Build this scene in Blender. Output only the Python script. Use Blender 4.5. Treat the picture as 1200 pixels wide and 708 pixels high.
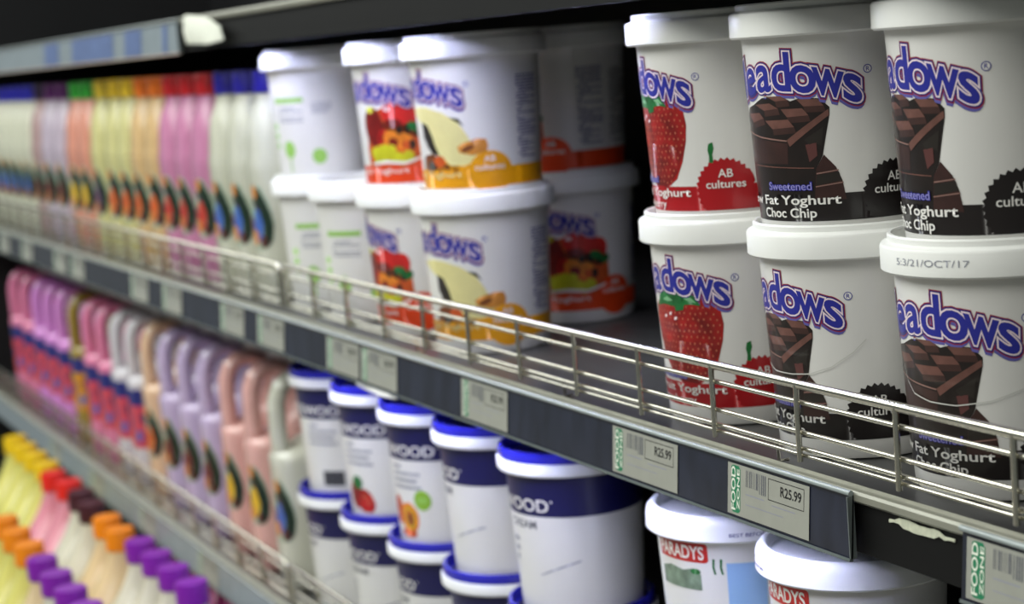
import bpy, bmesh, math, random
from mathutils import Vector, Matrix

# ------------------------------------------------------------------ clear
for o in list(bpy.data.objects):
    bpy.data.objects.remove(o, do_unlink=True)
scene = bpy.context.scene
col = scene.collection
R_ = math.radians
random.seed(7)

# ------------------------------------------------------------------ camera
CAM = Vector((0.76795, -0.58406, 0.25913))
cam_d = bpy.data.cameras.new('camera')
cam = bpy.data.objects.new('camera', cam_d)
col.objects.link(cam)
rx, ux, fx = Vector((.4281, .9002, -.0798)), Vector((-.0902, .1305, .9873)), Vector((-.8992, .4155, -.1371))
fx.normalize(); rx = (rx - fx * rx.dot(fx)).normalized(); ux = rx.cross(fx)
m = Matrix.Identity(4)
for i in range(3):
    m[i][0], m[i][1], m[i][2], m[i][3] = rx[i], ux[i], -fx[i], CAM[i]
cam.matrix_world = m
cam_d.sensor_fit = 'HORIZONTAL'
cam_d.sensor_width = 36.0
cam_d.lens = 2192.8 / 1200 * 36
cam_d.clip_start = 0.02
cam_d.dof.use_dof = True
cam_d.dof.focus_distance = 1.06
cam_d.dof.aperture_fstop = 7.4
scene.camera = cam

# ------------------------------------------------------------------ world, lights, exposure
w = bpy.data.worlds.new('world'); scene.world = w
w.use_nodes = True
w.node_tree.nodes['Background'].inputs[0].default_value = (0.92, 1.0, 0.95, 1)
w.node_tree.nodes['Background'].inputs[1].default_value = 0.14

def area(name, loc, target, sx, sy, power, colr):
    d = bpy.data.lights.new(name, 'AREA'); d.shape = 'RECTANGLE'; d.size = sx; d.size_y = sy
    d.energy = power; d.color = colr
    o = bpy.data.objects.new(name, d); col.objects.link(o)
    o.location = loc
    o.rotation_euler = (Vector(target) - Vector(loc)).to_track_quat('-Z', 'Y').to_euler()
    return o
# rows of fluorescent ceiling light above the aisle
area('aisle_ceiling_light', (-1.5, -1.65, 1.9), (-1.1, 0, 0), 3.6, 1.3, 84, (.97, 1, .95))
area('aisle_ceiling_light', (-7.2, -1.65, 2.1), (-7.2, -1.5, 0), 7.4, 1.4, 150, (.97, 1, .96))
area('aisle_ceiling_light', (0.95, -1.65, 1.9), (0, 0, 0), 1.2, 1.1, 19, (1, .98, .90))

scene.view_settings.view_transform = 'Standard'
scene.view_settings.look = 'None'
scene.view_settings.gamma = 1
scene.view_settings.use_curve_mapping = False
scene.view_settings.exposure = 0.0

# ------------------------------------------------------------------ materials
def lin(h):
    if isinstance(h, str):
        h = h.lstrip('#'); h = tuple(int(h[i:i + 2], 16) for i in (0, 2, 4))
    return tuple(((c / 255) / 12.92 if c / 255 <= .04045 else ((c / 255 + .055) / 1.055) ** 2.4) for c in h) + (1,)

MATS = {}
def mat(name, colr, rough=.4, metal=0., noise=0., scale=40., coat=0., spec=.5, emit=None, trans=0., sss=0., bump=0., stretch=None):
    if name in MATS: return MATS[name]
    mt = bpy.data.materials.new(name); mt.use_nodes = True
    nt = mt.node_tree; b = nt.nodes['Principled BSDF']
    c = lin(colr)
    b.inputs['Base Color'].default_value = c
    b.inputs['Roughness'].default_value = rough
    b.inputs['Metallic'].default_value = metal
    b.inputs['Coat Weight'].default_value = coat
    b.inputs['Coat Roughness'].default_value = .12
    b.inputs['Specular IOR Level'].default_value = spec
    b.inputs['Transmission Weight'].default_value = trans
    if sss:
        b.inputs['Subsurface Weight'].default_value = sss
        b.inputs['Subsurface Radius'].default_value = (.01, .01, .01)
        b.inputs['Subsurface Scale'].default_value = .5
    if noise or bump:
        tc = nt.nodes.new('ShaderNodeTexCoord'); n = nt.nodes.new('ShaderNodeTexNoise')
        n.inputs['Scale'].default_value = scale; n.inputs['Detail'].default_value = 4
        src = tc.outputs['Object']
        if stretch:
            mp = nt.nodes.new('ShaderNodeMapping'); mp.inputs['Scale'].default_value = stretch
            nt.links.new(src, mp.inputs[0]); src = mp.outputs[0]
        nt.links.new(src, n.inputs['Vector'])
        if noise:
            r = nt.nodes.new('ShaderNodeMapRange'); r.inputs[1].default_value = .3; r.inputs[2].default_value = .7
            r.inputs[3].default_value = 1 - noise; r.inputs[4].default_value = 1 + noise
            mx = nt.nodes.new('ShaderNodeVectorMath'); mx.operation = 'SCALE'
            mx.inputs[0].default_value = c[:3]
            nt.links.new(n.outputs['Fac'], r.inputs[0]); nt.links.new(r.outputs[0], mx.inputs['Scale'])
            nt.links.new(mx.outputs[0], b.inputs['Base Color'])
        if bump:
            bp = nt.nodes.new('ShaderNodeBump'); bp.inputs['Strength'].default_value = bump; bp.inputs['Distance'].default_value = .001
            nt.links.new(n.outputs['Fac'], bp.inputs['Height']); nt.links.new(bp.outputs[0], b.inputs['Normal'])
    if emit:
        b.inputs['Emission Color'].default_value = lin(emit[0]); b.inputs['Emission Strength'].default_value = emit[1]
    MATS[name] = mt
    return mt

tub_white = mat('tub_white_plastic', (226, 225, 222), .32, noise=.02, scale=30, coat=.25)
lid_white = mat('lid_white_plastic', (240, 241, 238), .38, noise=.015, scale=60)
steel = mat('fence_chrome_steel', (222, 219, 206), .17, metal=1., noise=.06, scale=200)
deck_m = mat('shelf_grey_enamel', (92, 92, 92), .32, metal=.35, noise=.18, scale=14, bump=.05)
lip_m = mat('shelf_lip_enamel', (150, 150, 138), .35, metal=.25, noise=.1, scale=30)
black_m = mat('cabinet_black', (10, 10, 11), .55, noise=.2, scale=8, spec=.25)
back_m = mat('cabinet_back_panel', (20, 20, 23), .5, noise=.15, scale=6)
strip_m = mat('strip_blue_insert', (36, 40, 56), .22, noise=.35, scale=60, coat=.5, stretch=(1, 1, .35))
strip_up_m = mat('strip_pale_insert', (140, 152, 160), .3, noise=.1, scale=30, coat=.4)
strip_edge_m = mat('strip_clear_edge', (150, 160, 160), .25, noise=.05, scale=50, coat=.5)
strip_low_m = mat('strip_dark_edge', (104, 112, 112), .3, noise=.05, scale=50, coat=.4)
paper_m = mat('paper_grey', (160, 161, 152), .55, noise=.05, scale=80, coat=.25)
paper_w = mat('paper_white', (235, 238, 225), .6, noise=.05, scale=90)

# ------------------------------------------------------------------ object helpers
def obj(name, verts, faces, mats, parent=None, smooth=False, fm=None, angle=None):
    me = bpy.data.meshes.new(name)
    me.from_pydata([tuple(v) for v in verts], [], faces)
    if not isinstance(mats, (list, tuple)): mats = [mats]
    for x in mats: me.materials.append(x)
    if fm: me.polygons.foreach_set('material_index', fm)
    if smooth:
        me.polygons.foreach_set('use_smooth', [True] * len(me.polygons))
    me.update()
    if smooth and angle is not None:
        me.set_sharp_from_angle(angle=R_(angle))
    o = bpy.data.objects.new(name, me); col.objects.link(o)
    if parent: o.parent = parent
    return o

def empty(name, loc=(0, 0, 0), rz=0.):
    o = bpy.data.objects.new(name, None); col.objects.link(o)
    o.location = loc; o.rotation_euler = (0, 0, rz); o.empty_display_size = .02
    return o

def tag(o, label=None, cat=None, group=None, kind=None):
    if label: o['label'] = label
    if cat: o['category'] = cat
    if group: o['group'] = group
    if kind: o['kind'] = kind
    return o

def copy_tree(o, parent=None):
    c = o.copy(); col.objects.link(c); c.parent = parent
    for ch in list(o.children):
        copy_tree(ch, c)
    return c

def box_geo(x0, x1, y0, y1, z0, z1):
    v = [(x0, y0, z0), (x1, y0, z0), (x1, y1, z0), (x0, y1, z0), (x0, y0, z1), (x1, y0, z1), (x1, y1, z1), (x0, y1, z1)]
    f = [(0, 3, 2, 1), (4, 5, 6, 7), (0, 1, 5, 4), (1, 2, 6, 5), (2, 3, 7, 6), (3, 0, 4, 7)]
    return v, f
def box(name, x0, x1, y0, y1, z0, z1, mt, parent=None):
    v, f = box_geo(x0, x1, y0, y1, z0, z1)
    return obj(name, v, f, mt, parent)

def lathe(name, prof, mt, parent=None, seg=64, cap=True, angle=35, ribs=None):
    v, f = [], []
    n = len(prof)
    for i in range(seg):
        a = 2 * math.pi * i / seg
        for j, (r, z) in enumerate(prof):
            rr = r
            if ribs and j in ribs[0] and i % 2: rr = r - ribs[1]
            v.append((rr * math.cos(a), rr * math.sin(a), z))
    for i in range(seg):
        k = (i + 1) % seg
        for j in range(n - 1):
            f.append((i * n + j, k * n + j, k * n + j + 1, i * n + j + 1))
    if cap:
        f.append(tuple(i * n for i in reversed(range(seg))))
        f.append(tuple(i * n + n - 1 for i in range(seg)))
    return obj(name, v, f, mt, parent, True, angle=angle)

def extrude_x(name, prof, x0, x1, mt, parent=None, smooth=False):
    n = len(prof)
    v = [(x0, y, z) for y, z in prof] + [(x1, y, z) for y, z in prof]
    f = [(i, (i + 1) % n, n + (i + 1) % n, n + i) for i in range(n)]
    f += [tuple(reversed(range(n))), tuple(range(n, 2 * n))]
    return obj(name, v, f, mt, parent, smooth, angle=40)

def tube(name, pts, r, mt, parent=None, seg=10, ry=None, closed_ends=True, widths=None):
    """round bar along a list of points"""
    pts = [Vector(p) for p in pts]; v, f = [], []
    prev = None
    for i, p in enumerate(pts):
        t = (pts[min(i + 1, len(pts) - 1)] - pts[max(i - 1, 0)]).normalized()
        a = Vector((1, 0, 0)) if abs(t.x) < .9 else Vector((0, 0, 1))
        n1 = (a - t * a.dot(t)).normalized(); n2 = t.cross(n1)
        s = widths[i] if widths else 1
        for k in range(seg):
            an = 2 * math.pi * k / seg
            v.append(p + n1 * (math.cos(an) * (ry or r) * s) + n2 * (math.sin(an) * r * s))
    for i in range(len(pts) - 1):
        for k in range(seg):
            k2 = (k + 1) % seg
            f.append((i * seg + k, i * seg + k2, (i + 1) * seg + k2, (i + 1) * seg + k))
    f.append(tuple(reversed(range(seg)))); f.append(tuple((len(pts) - 1) * seg + k for k in range(seg)))
    return obj(name, v, f, mt, parent, True, angle=50)

# ------------------------------------------------------------------ flat print wrapped on curved packs
_tc = {}
def text_geo(s, offset=0., res=4):
    key = (s, offset)
    if key in _tc: return _tc[key]
    c = bpy.data.curves.new('t', 'FONT'); c.body = s; c.size = 1.; c.offset = offset; c.resolution_u = res
    c.fill_mode = 'FRONT'
    o = bpy.data.objects.new('t', c); col.objects.link(o)
    dg = bpy.context.evaluated_depsgraph_get()
    me = bpy.data.meshes.new_from_object(o.evaluated_get(dg))
    V = [(p.co.x, p.co.y) for p in me.vertices]; F = [tuple(p.vertices) for p in me.polygons]
    bpy.data.objects.remove(o); bpy.data.curves.remove(c); bpy.data.meshes.remove(me)
    _tc[key] = (V, F)
    return V, F

def ell(u, v, ru, rv, n=20, rot=0.):
    c, s = math.cos(rot), math.sin(rot)
    return [(u + ru * math.cos(a) * c - rv * math.sin(a) * s, v + ru * math.cos(a) * s + rv * math.sin(a) * c)
            for a in (2 * math.pi * i / n for i in range(n))]
def rect(u0, u1, v0, v1): return [(u0, v0), (u1, v0), (u1, v1), (u0, v1)]

class Print:
    """flat polygons in millimetres (u along the surface, v up), laid on a surface by a mapping"""
    def __init__(s): s.items = []
    def poly(s, pts, mt, layer=0): s.items.append((list(pts), [tuple(range(len(pts)))], mt, layer)); return s
    def text(s, body, u0, u1, v, h, mt, layer=1, offset=.0, arch=None, shift=(0, 0), ref='H', rot=False):
        """text from u0 to u1 with reference letter height h, baseline v"""
        V0, _ = text_geo(body, 0.)
        V, F = text_geo(body, offset)
        xs = [p[0] for p in V0]; a, b = min(xs), max(xs)
        Hh = max(p[1] for p in text_geo(ref, 0.)[0])
        sx = (u1 - u0) / (b - a); sy = h / Hh
        P = []
        for x, y in V:
            uu, vv = u0 + (x - a) * sx, y * sy
            if arch:
                t = (uu - arch[0]) / arch[1]; vv = vv - arch[2] * t * t
            P.append((uu + shift[0], v + vv + shift[1]))
        s.items.append((P, F, mt, layer)); return s
    def rotate(s, cu, cv):     # quarter turn of everything about a point
        s.items = [([(cu - (y - cv), cv + (x - cu)) for x, y in P], F, mt, l) for P, F, mt, l in s.items]; return s
    def build(s, name, parent, mapf, step=4., lift=.00016, dl=.00007):
        mats, verts, faces, fm = [], [], [], []
        for P, F, mt, layer in s.items:
            bm = bmesh.new()
            vs = [bm.verts.new((x, y, 0)) for x, y in P]
            for fc in F:
                try: bm.faces.new([vs[i] for i in fc])
                except ValueError: pass
            bmesh.ops.triangulate(bm, faces=bm.faces[:])
            if step:
                us = [x for x, _ in P]; k = math.floor(min(us) / step) + 1
                while k * step < max(us):
                    g = bm.verts[:] + bm.edges[:] + bm.faces[:]
                    bmesh.ops.bisect_plane(bm, geom=g, plane_co=(k * step, 0, 0), plane_no=(1, 0, 0)); k += 1
            if mt not in mats: mats.append(mt)
            base = len(verts); bm.verts.index_update()
            for vv in bm.verts: verts.append(mapf(vv.co.x, vv.co.y, lift + layer * dl))
            for fc in bm.faces:
                idx = [base + q.index for q in fc.verts]
                if fc.normal.z < 0: idx.reverse()
                faces.append(tuple(idx)); fm.append(mats.index(mt))
            bm.free()
        return obj(name, verts, faces, mats, parent, True, fm)

# ------------------------------------------------------------------ the cabinet
FLOORS = {'mid': 0., 'low': -.330, 'up': .311}
XL, XR = -3.1, .62
box('wall_back', XL, XR, .56, .58, -.75, .75, back_m)['kind'] = 'structure'
box('wall_left', XL - .02, XL, -.02, .56, -.75, .75, back_m)['kind'] = 'structure'
fl = box('floor', -4.2, 2.2, -3.2, .58, -.78, -.75, mat('floor_tile', (150, 146, 138), .4, noise=.08, scale=5)); fl['kind'] = 'structure'

def shelf(z, label):
    s = empty('display_shelf', (0, 0, z)); tag(s, label, 'shelf', 'cabinet shelves')
    box('deck', XL, XR, .004, .56, -.010, -.0005, deck_m, s)
    # folded front lip: a low rounded nose, a groove, then the fascia that carries the ticket strip
    lip = [(.004, -.0005), (.002, .0035), (-.001, .0048), (-.003, .0035), (-.0035, .0008), (-.0045, .0008), (-.0055, .0030), (-.0075, .0036), (-.0085, .002),
           (-.0085, -.0015), (-.0070, -.0030), (.004, -.0030)]
    extrude_x('front_lip', lip, XL, XR, lip_m, s)
    extrude_x('fascia', [(-.0045, -.003), (-.0045, -.032), (-.0025, -.032), (-.0025, -.019), (.0085, -.019), (.0085, -.0105), (.004, -.0105), (.004, -.003)], XL, XR, black_m, s)
    return s
sh_mid = shelf(0., 'middle cabinet shelf carrying the tubs of fruit and chocolate yoghurt')
sh_low = shelf(-.330, 'lower cabinet shelf carrying the navy-banded tubs and handled jugs')
sh_up = shelf(.311, 'upper cabinet shelf above the stacked tubs, pale ticket strip at left')
# bottom deck of the cabinet, reaching out into the aisle
bd = empty('bottom_deck', (0, 0, -.544)); tag(bd, 'bottom well of the cabinet holding the lowest bottles', 'shelf', None)
box('deck', XL, XR, -.29, .56, -.02, 0, deck_m, bd)
box('front_panel', XL, XR, -.315, -.29, -.16, .03, lip_m, bd)

def strip(z, x0, x1, insert, label, low=None):
    s = empty('ticket_strip', ((x0 + x1) / 2, -.0088, z)); tag(s, label, 'ticket strip', 'ticket strips on shelf fronts')
    h = (x1 - x0) / 2
    extrude_x('insert', [(.0005, .0012), (-.0004, .0012), (-.0034, -.034), (-.0022, -.034)], -h, h, insert, s)
    extrude_x('top_rail', [(.0006 + .0018 * math.cos(a) - .002, .0026 + .0017 * math.sin(a)) for a in [i * math.pi / 5 for i in range(10)]], -h, h, strip_edge_m, s, True)
    extrude_x('bottom_rail', [(-.0020, -.0342), (-.0040, -.0342), (-.0044, -.0334), (-.0048, -.0352), (-.0020, -.0356)], -h, h, low or strip_low_m, s)
    box('end_cap', h - .0008, h, -.0040, .0004, -.034, .001, strip_low_m, s)
    return s
strip(0., -3.05, -.057, strip_m, 'long dark blue plastic ticket strip along the middle shelf front')
strip(0., .036, .5, strip_m, 'short ticket strip at the right end of the middle shelf')
strip(-.330, -3.05, -1.15, strip_up_m, 'pale ticket strip on the lower shelf below the handled jugs')
strip(-.330, -1.14, .5, strip_m, 'dark ticket strip on the lower shelf below the navy-banded tubs')
strip(.311, -3.05, -1.30, strip_up_m, 'pale ticket strip on the upper shelf above the capped jugs', mat('strip_beige_edge', (176, 158, 146), .35, noise=.08, scale=40))

# ------------------------------------------------------------------ wire fences
def fence(z, x0, x1, first, pitch, label):
    s = empty('wire_fence', (x0, 0, z)); tag(s, label, 'shelf fence', 'wire fences along shelf fronts')
    L = x1 - x0
    c = .006
    path = [(0.0015, 0, .012), (0.0015, 0, .0535 - c)]
    for i in range(1, 6):
        a = math.pi / 2 * i / 5; path.append((.0015 + c - c * math.cos(a), 0, .0535 - c + c * math.sin(a)))
    mir = [(L - x, y, zz) for x, y, zz in reversed(path)]
    tube('top_rail', path + mir, .0028, steel, s, 12)
    for zz in (.0428, .0252):
        tube('wire', [(.002, .0012, zz), (L - .002, .0012, zz)], .0016, steel, s, 8)
    tube('bottom_wire', [(.002, .0012, .0158), (L - .002, .0012, .0158)], .0015, steel, s, 8)
    tube('bottom_wire', [(.002, .0012, .0118), (L - .002, .0012, .0118)], .0012, steel, s, 8)
    pm = None
    x = first
    while x < x1 - .01:
        if pm is None:
            pm = tube('post', [(0, -.0014, .0085), (0, -.0014, .0535)], .0018, steel, s, 8); pm.location.x = x - x0
        else:
            p = pm.copy(); col.objects.link(p); p.parent = s; p.location.x = x - x0
        x += pitch
    # feet that hook into the shelf lip
    fm = None
    for k in range(int(L / .28) + 1):
        xx = .05 + k * .28
        if xx > L - .02: break
        if fm is None:
            fm = tube('foot', [(0, .0012, .0118), (0, .0068, .0108), (0, .0078, .0014), (0, .014, .0012)], .0012, steel, s, 8); fm.location.x = xx
        else:
            p = fm.copy(); col.objects.link(p); p.parent = s; p.location.x = xx
    return s
PP = .09259
fence(0., -1.0437, .5, -1.0437 + PP, PP, 'long chromed wire fence in front of the fruit and chocolate yoghurt tubs')
fence(0., -3.02, -1.053, -1.053 - 21 * PP, PP, 'wire fence in front of the colour-capped jugs on the middle shelf')
fence(-.330, -3.02, -1.128, -1.128 - 20 * PP, PP, 'wire fence on the lower shelf in front of the handled jugs')
fence(-.330, -1.118, .5, -1.118 + PP, PP, 'wire fence on the lower shelf in front of the navy-banded tubs')

# ------------------------------------------------------------------ tubs
ZLB, HS, RL = .120, .1296, .0625
RB0, RB1 = .0495, .0558
RREF = 53.
def rad(v): return RB0 + (RB1 - RB0) * v / 120
def tubmap(u, v, l):
    a = -math.pi / 2 + u / RREF
    r = rad(v) + l
    return (r * math.cos(a), r * math.sin(a), v / 1000)
def lidmap(u, v, l):
    a = -math.pi / 2 + u / RREF
    return ((RL + l) * math.cos(a), (RL + l) * math.sin(a), v / 1000)

def tub_body(p, mt=None):
    prof = [(RB0 - .004, 0.0), (RB0 - .001, .0006), (RB0, .003)] + [(rad(v), v / 1000) for v in (12, 30, 60, 90, 112, 118)] + [(RB1 + .001, .1215), (RB1 + .001, .126), (RB1 - .003, .1262)]
    return lathe('body', prof, mt or tub_white, p, 72)
def tub_lid(p, mt=None):
    prof = [(RB1 + .0012, .1206), (RL - .0012, .1200), (RL, .1212), (RL, .1335), (RL - .0008, .1350), (RL - .0022, .1357), (.0590, .1360), (.0583, .1366), (.0583, .1395), (.0576, .1404), (.0562, .1404), (.0552, .1395),
            (.0548, .1300), (.0535, .1293), (.001, .1293)]
    return lathe('lid', prof, mt or lid_white, p, 84)

# inks
ink = lambda n, c, **k: mat('ink_' + n, c, k.pop('rough', .4), coat=.3, **k)
I_blue = ink('royal_blue', (38, 42, 150)); I_blue2 = ink('deep_blue', (34, 34, 120)); I_red = ink('outline_red', (150, 30, 40)); I_pink = ink('outline_white', (240, 222, 228))
I_shadow = ink('shadow_blue', (96, 92, 168)); I_lav = ink('shadow_lavender', (150, 145, 200)); I_white = ink('white', (238, 236, 232)); I_grey = ink('grey_text', (92, 94, 104)); I_lgrey = ink('pale_text', (150, 152, 165))
I_band_r = ink('berry_red', (172, 8, 20)); I_band_k = ink('choc_black', (24, 16, 16)); I_band_y = ink('mango_yellow', (232, 160, 12), noise=.1, scale=30); I_band_o = ink('orange_red', (226, 66, 12), noise=.08, scale=30)
I_ch0 = ink('choc_dark', (25, 14, 12), noise=.3, scale=90); I_ch1 = ink('choc_mid', (54, 30, 27), noise=.25, scale=90); I_ch2 = ink('choc_light', (106, 70, 62), noise=.18, scale=120); I_chf = ink('choc_flank', (62, 37, 33), noise=.2, scale=90); I_ch3 = ink('choc_rim', (140, 106, 98)); I_chr = ink('choc_russet', (92, 52, 50))
I_straw = ink('strawberry', (150, 16, 14), noise=.5, scale=90); I_straw2 = ink('strawberry_dark', (130, 16, 15), noise=.45, scale=110); I_seed = ink('seed', (190, 110, 84)); I_leaf = ink('leaf', (22, 104, 48), noise=.3, scale=120); I_leaf2 = ink('leaf_pale', (120, 176, 130))
I_app = ink('apple_red', (120, 14, 14), noise=.3, scale=60); I_plum = ink('plum_red', (196, 34, 32), noise=.25, scale=70); I_pe = ink('peach', (226, 132, 40), noise=.2, scale=90); I_pe2 = ink('peach_deep', (196, 84, 34), noise=.25, scale=80)
I_gr = ink('grape', (196, 196, 36), noise=.15, scale=90); I_cream = ink('mango_cream', (222, 214, 150), noise=.06, scale=60); I_seedk = ink('dark_seed', (36, 30, 26)); I_stone = ink('mango_stone', (196, 128, 48), noise=.2, scale=80); I_br = ink('brown_fruit', (112, 60, 30), noise=.4, scale=80)
I_navy = ink('navy', (18, 18, 78)); I_green = ink('badge_green', (140, 186, 60)); I_lime = ink('lime_print', (150, 200, 96)); I_sign = ink('sign_red', (196, 34, 32)); I_teal = ink('tag_green', (30, 128, 88)); I_sky = ink('sky_print', (150, 190, 236)); I_black = ink('black', (30, 30, 32))

def brand(body):
    P = Print()
    kw = dict(arch=(-55, 55, 10.8), ref='x')
    for ch, u0, u1 in (('M', -112, -87), ('e', -84, -70.5), ('a', -68, -56), ('d', -54, -42), ('o', -41.5, -27), ('w', -28, -11.5), ('s', -11, -1.8)):
        for (mt, layer, off, sh) in ((I_shadow, 1, .085, (-.5, -1.8)), (I_red, 2, .092, (0, 0)), (I_blue2, 3, .074, (0, 0)), (I_pink, 4, .050, (0, 0)), (I_blue, 5, .020, (0, 0))):
            P.text(ch, u0, u1, 89.4, 14.3, mt, layer, off, shift=sh, **kw)
    # registered mark
    n = 20
    ring = [(2.4 + 2.5 * math.cos(2 * math.pi * i / n), 98.4 + 2.5 * math.sin(2 * math.pi * i / n)) for i in range(n)]
    P.poly(ring, I_blue, 1); P.poly(ell(2.4, 98.4, 2.0, 2.0, n), I_white, 2)
    P.text('R', 1.5, 3.4, 97.2, 2.5, I_blue, 3, .01)
    P.build('brand_lettering', body, tubmap)

def badge_poly(u, v, r, teeth=30, depth=.09):
    pts = []
    for i in range(teeth * 2):
        a = math.pi * 2 * i / (teeth * 2)
        rr = r if i % 2 == 0 else r * (1 - depth)
        pts.append((u + rr * math.cos(a), v + rr * math.sin(a)))
    return [(x, max(y, 13.)) for x, y in pts]

def choc_pic(body):
    P = Print()
    P.poly([(-65.3, 85.1), (-49.4, 86), (-43, 82.6), (-37.2, 84.2), (-25.1, 83.5), (-19.9, 78.2), (-20.1, 73.8), (-21.8, 66.4), (-25.5, 50.2), (-29.9, 42.8), (-32, 25.1), (-97, 25), (-101, 60.2), (-99, 70.8), (-86, 79.2), (-76.4, 81)], I_ch0, 0)
    P.poly([(-24.8, 50.8), (-18.2, 43.5), (-14.9, 35.7), (-12.9, 24.2), (-32, 25.1), (-29.9, 42.8)], I_ch1, 1)
    for q in ([(-60.9, 85.9), (-49.4, 86), (-44.4, 83.3), (-53.9, 82.7)], [(-74.1, 81.2), (-58.6, 82), (-51.9, 78.5), (-64.5, 77.4)], [(-88.1, 75.7), (-69.5, 76.5), (-65.3, 72.9), (-79.4, 70.1)],
              [(-39.3, 83.9), (-26.3, 83.3), (-22.9, 79), (-35, 79.1)], [(-50.3, 78.4), (-35.7, 78.5), (-32.1, 73.9), (-46.2, 73.2)], [(-64.4, 71.8), (-45.5, 72.3), (-41.6, 67.4), (-58.1, 66.4)]):
        mx, my = sum(p[0] for p in q) / 4, sum(p[1] for p in q) / 4
        q = [(mx + (x - mx) * .98, my + (y - my) * .92) for x, y in q]
        P.poly(q, I_ch2, 2)
        (a, b, c, d) = q
        P.poly([d, c, (c[0] + 1, c[1] - 3.6), (d[0] + .6, d[1] - 3.6)], I_chf, 1)
        P.poly([a, d, (d[0] + .6, d[1] - 3.8), (a[0] - .6, a[1] - 3)], I_ch0, 1)
    P.poly([(-47.7, 59.9), (-20.6, 77), (-20.2, 73.6), (-45.8, 56.1)], I_ch2, 3)
    P.poly([(-95.5, 66.2), (-70, 62.2), (-47.7, 59.9), (-48, 59.1), (-70, 61.3), (-95.5, 65.2)], I_ch3, 3)
    P.poly([(-90, 62.6), (-47.1, 58), (-48.5, 45.9), (-88, 46.2)], I_ch1, 1)
    P.poly([(-35.5, 57), (-28.8, 58), (-28.7, 50.4), (-33.7, 46.8)], I_chr, 2)
    P.poly([(-36, 60), (-24, 67), (-25.6, 56), (-30, 58), (-33, 57)], I_seedk, 2)
    P.poly([(-29.9, 40.3), (-16.8, 41.9), (-16.6, 41.2), (-30, 39.5)], I_ch3, 3)
    P.poly([(-29.9, 39), (-16.6, 40.6), (-15.2, 35.5), (-30.6, 33)], I_seedk, 2)
    P.poly([(-31, 32.6), (-14.4, 34.6), (-14.2, 33.9), (-31, 31.9)], I_ch3, 3)
    P.poly([(-82.4, 45.3), (-31.2, 43.5), (-31.3, 42.9), (-82.9, 44.6)], I_ch2, 3)
    P.build('chocolate_picture', body, tubmap)

def berry_pic(body):
    P = Print()
    left = [(-70, 78), (-72, 68), (-69, 56), (-62, 44), (-54, 35), (-44, 28)]
    right = [(-28, 27), (-18, 33), (-12, 44), (-8, 57), (-6.6, 68), (-8, 77), (-14, 84)]
    top = [(-26, 87.5), (-44, 88), (-58, 85)]
    out = left + right + top
    P.poly(out, I_straw, 0)
    P.poly([(-66, 50), (-58, 40), (-44, 29), (-28, 28), (-17, 37), (-11, 50), (-20, 55), (-40, 56), (-56, 54)], I_straw2, 1)
    random.seed(3)
    from mathutils.geometry import intersect_point_tri_2d
    def inside(x, y):
        c = False; n = len(out)
        for i in range(n):
            (x1, y1), (x2, y2) = out[i], out[i - 1]
            if (y1 > y) != (y2 > y) and x < (x2 - x1) * (y - y1) / (y2 - y1) + x1: c = not c
        return c
    for r in range(15):
        for c in range(17):
            x = -72 + c * 4.2 + (r % 2) * 2.1 + random.uniform(-.5, .5); y = 27 + r * 4. + random.uniform(-.5, .5)
            if inside(x - 1, y) and inside(x + 1, y) and y < 80: P.poly(ell(x, y, .55, .8, 6), I_seed, 2)
    for q in ([(-40, 84), (-32, 89), (-26, 87), (-21, 80), (-28, 81), (-38, 80)], [(-40, 84), (-52, 89), (-60, 86), (-66, 78), (-54, 80), (-44, 79)], [(-46, 88), (-38, 91), (-32, 87), (-35, 77), (-42, 76)]):
        P.poly(q, I_leaf, 3)
    P.poly([(-56, 83), (-50, 85.5), (-44, 83), (-50, 82)], I_leaf2, 4)
    P.poly([(-34, 85), (-28, 85.5), (-24, 82), (-30, 83)], I_leaf2, 4)
    for (x, y) in ((-54, 72), (-48, 74), (-43, 71)): P.poly(ell(x, y, 1.8, 1.0, 8, .5), I_pink, 4)
    P.poly([(7.4, 55), (10.2, 56), (10.8, 52), (9.6, 48), (10, 43), (7, 42), (7.4, 47), (6.6, 51)], I_leaf, 0)
    P.build('strawberry_picture', body, tubmap)

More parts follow.
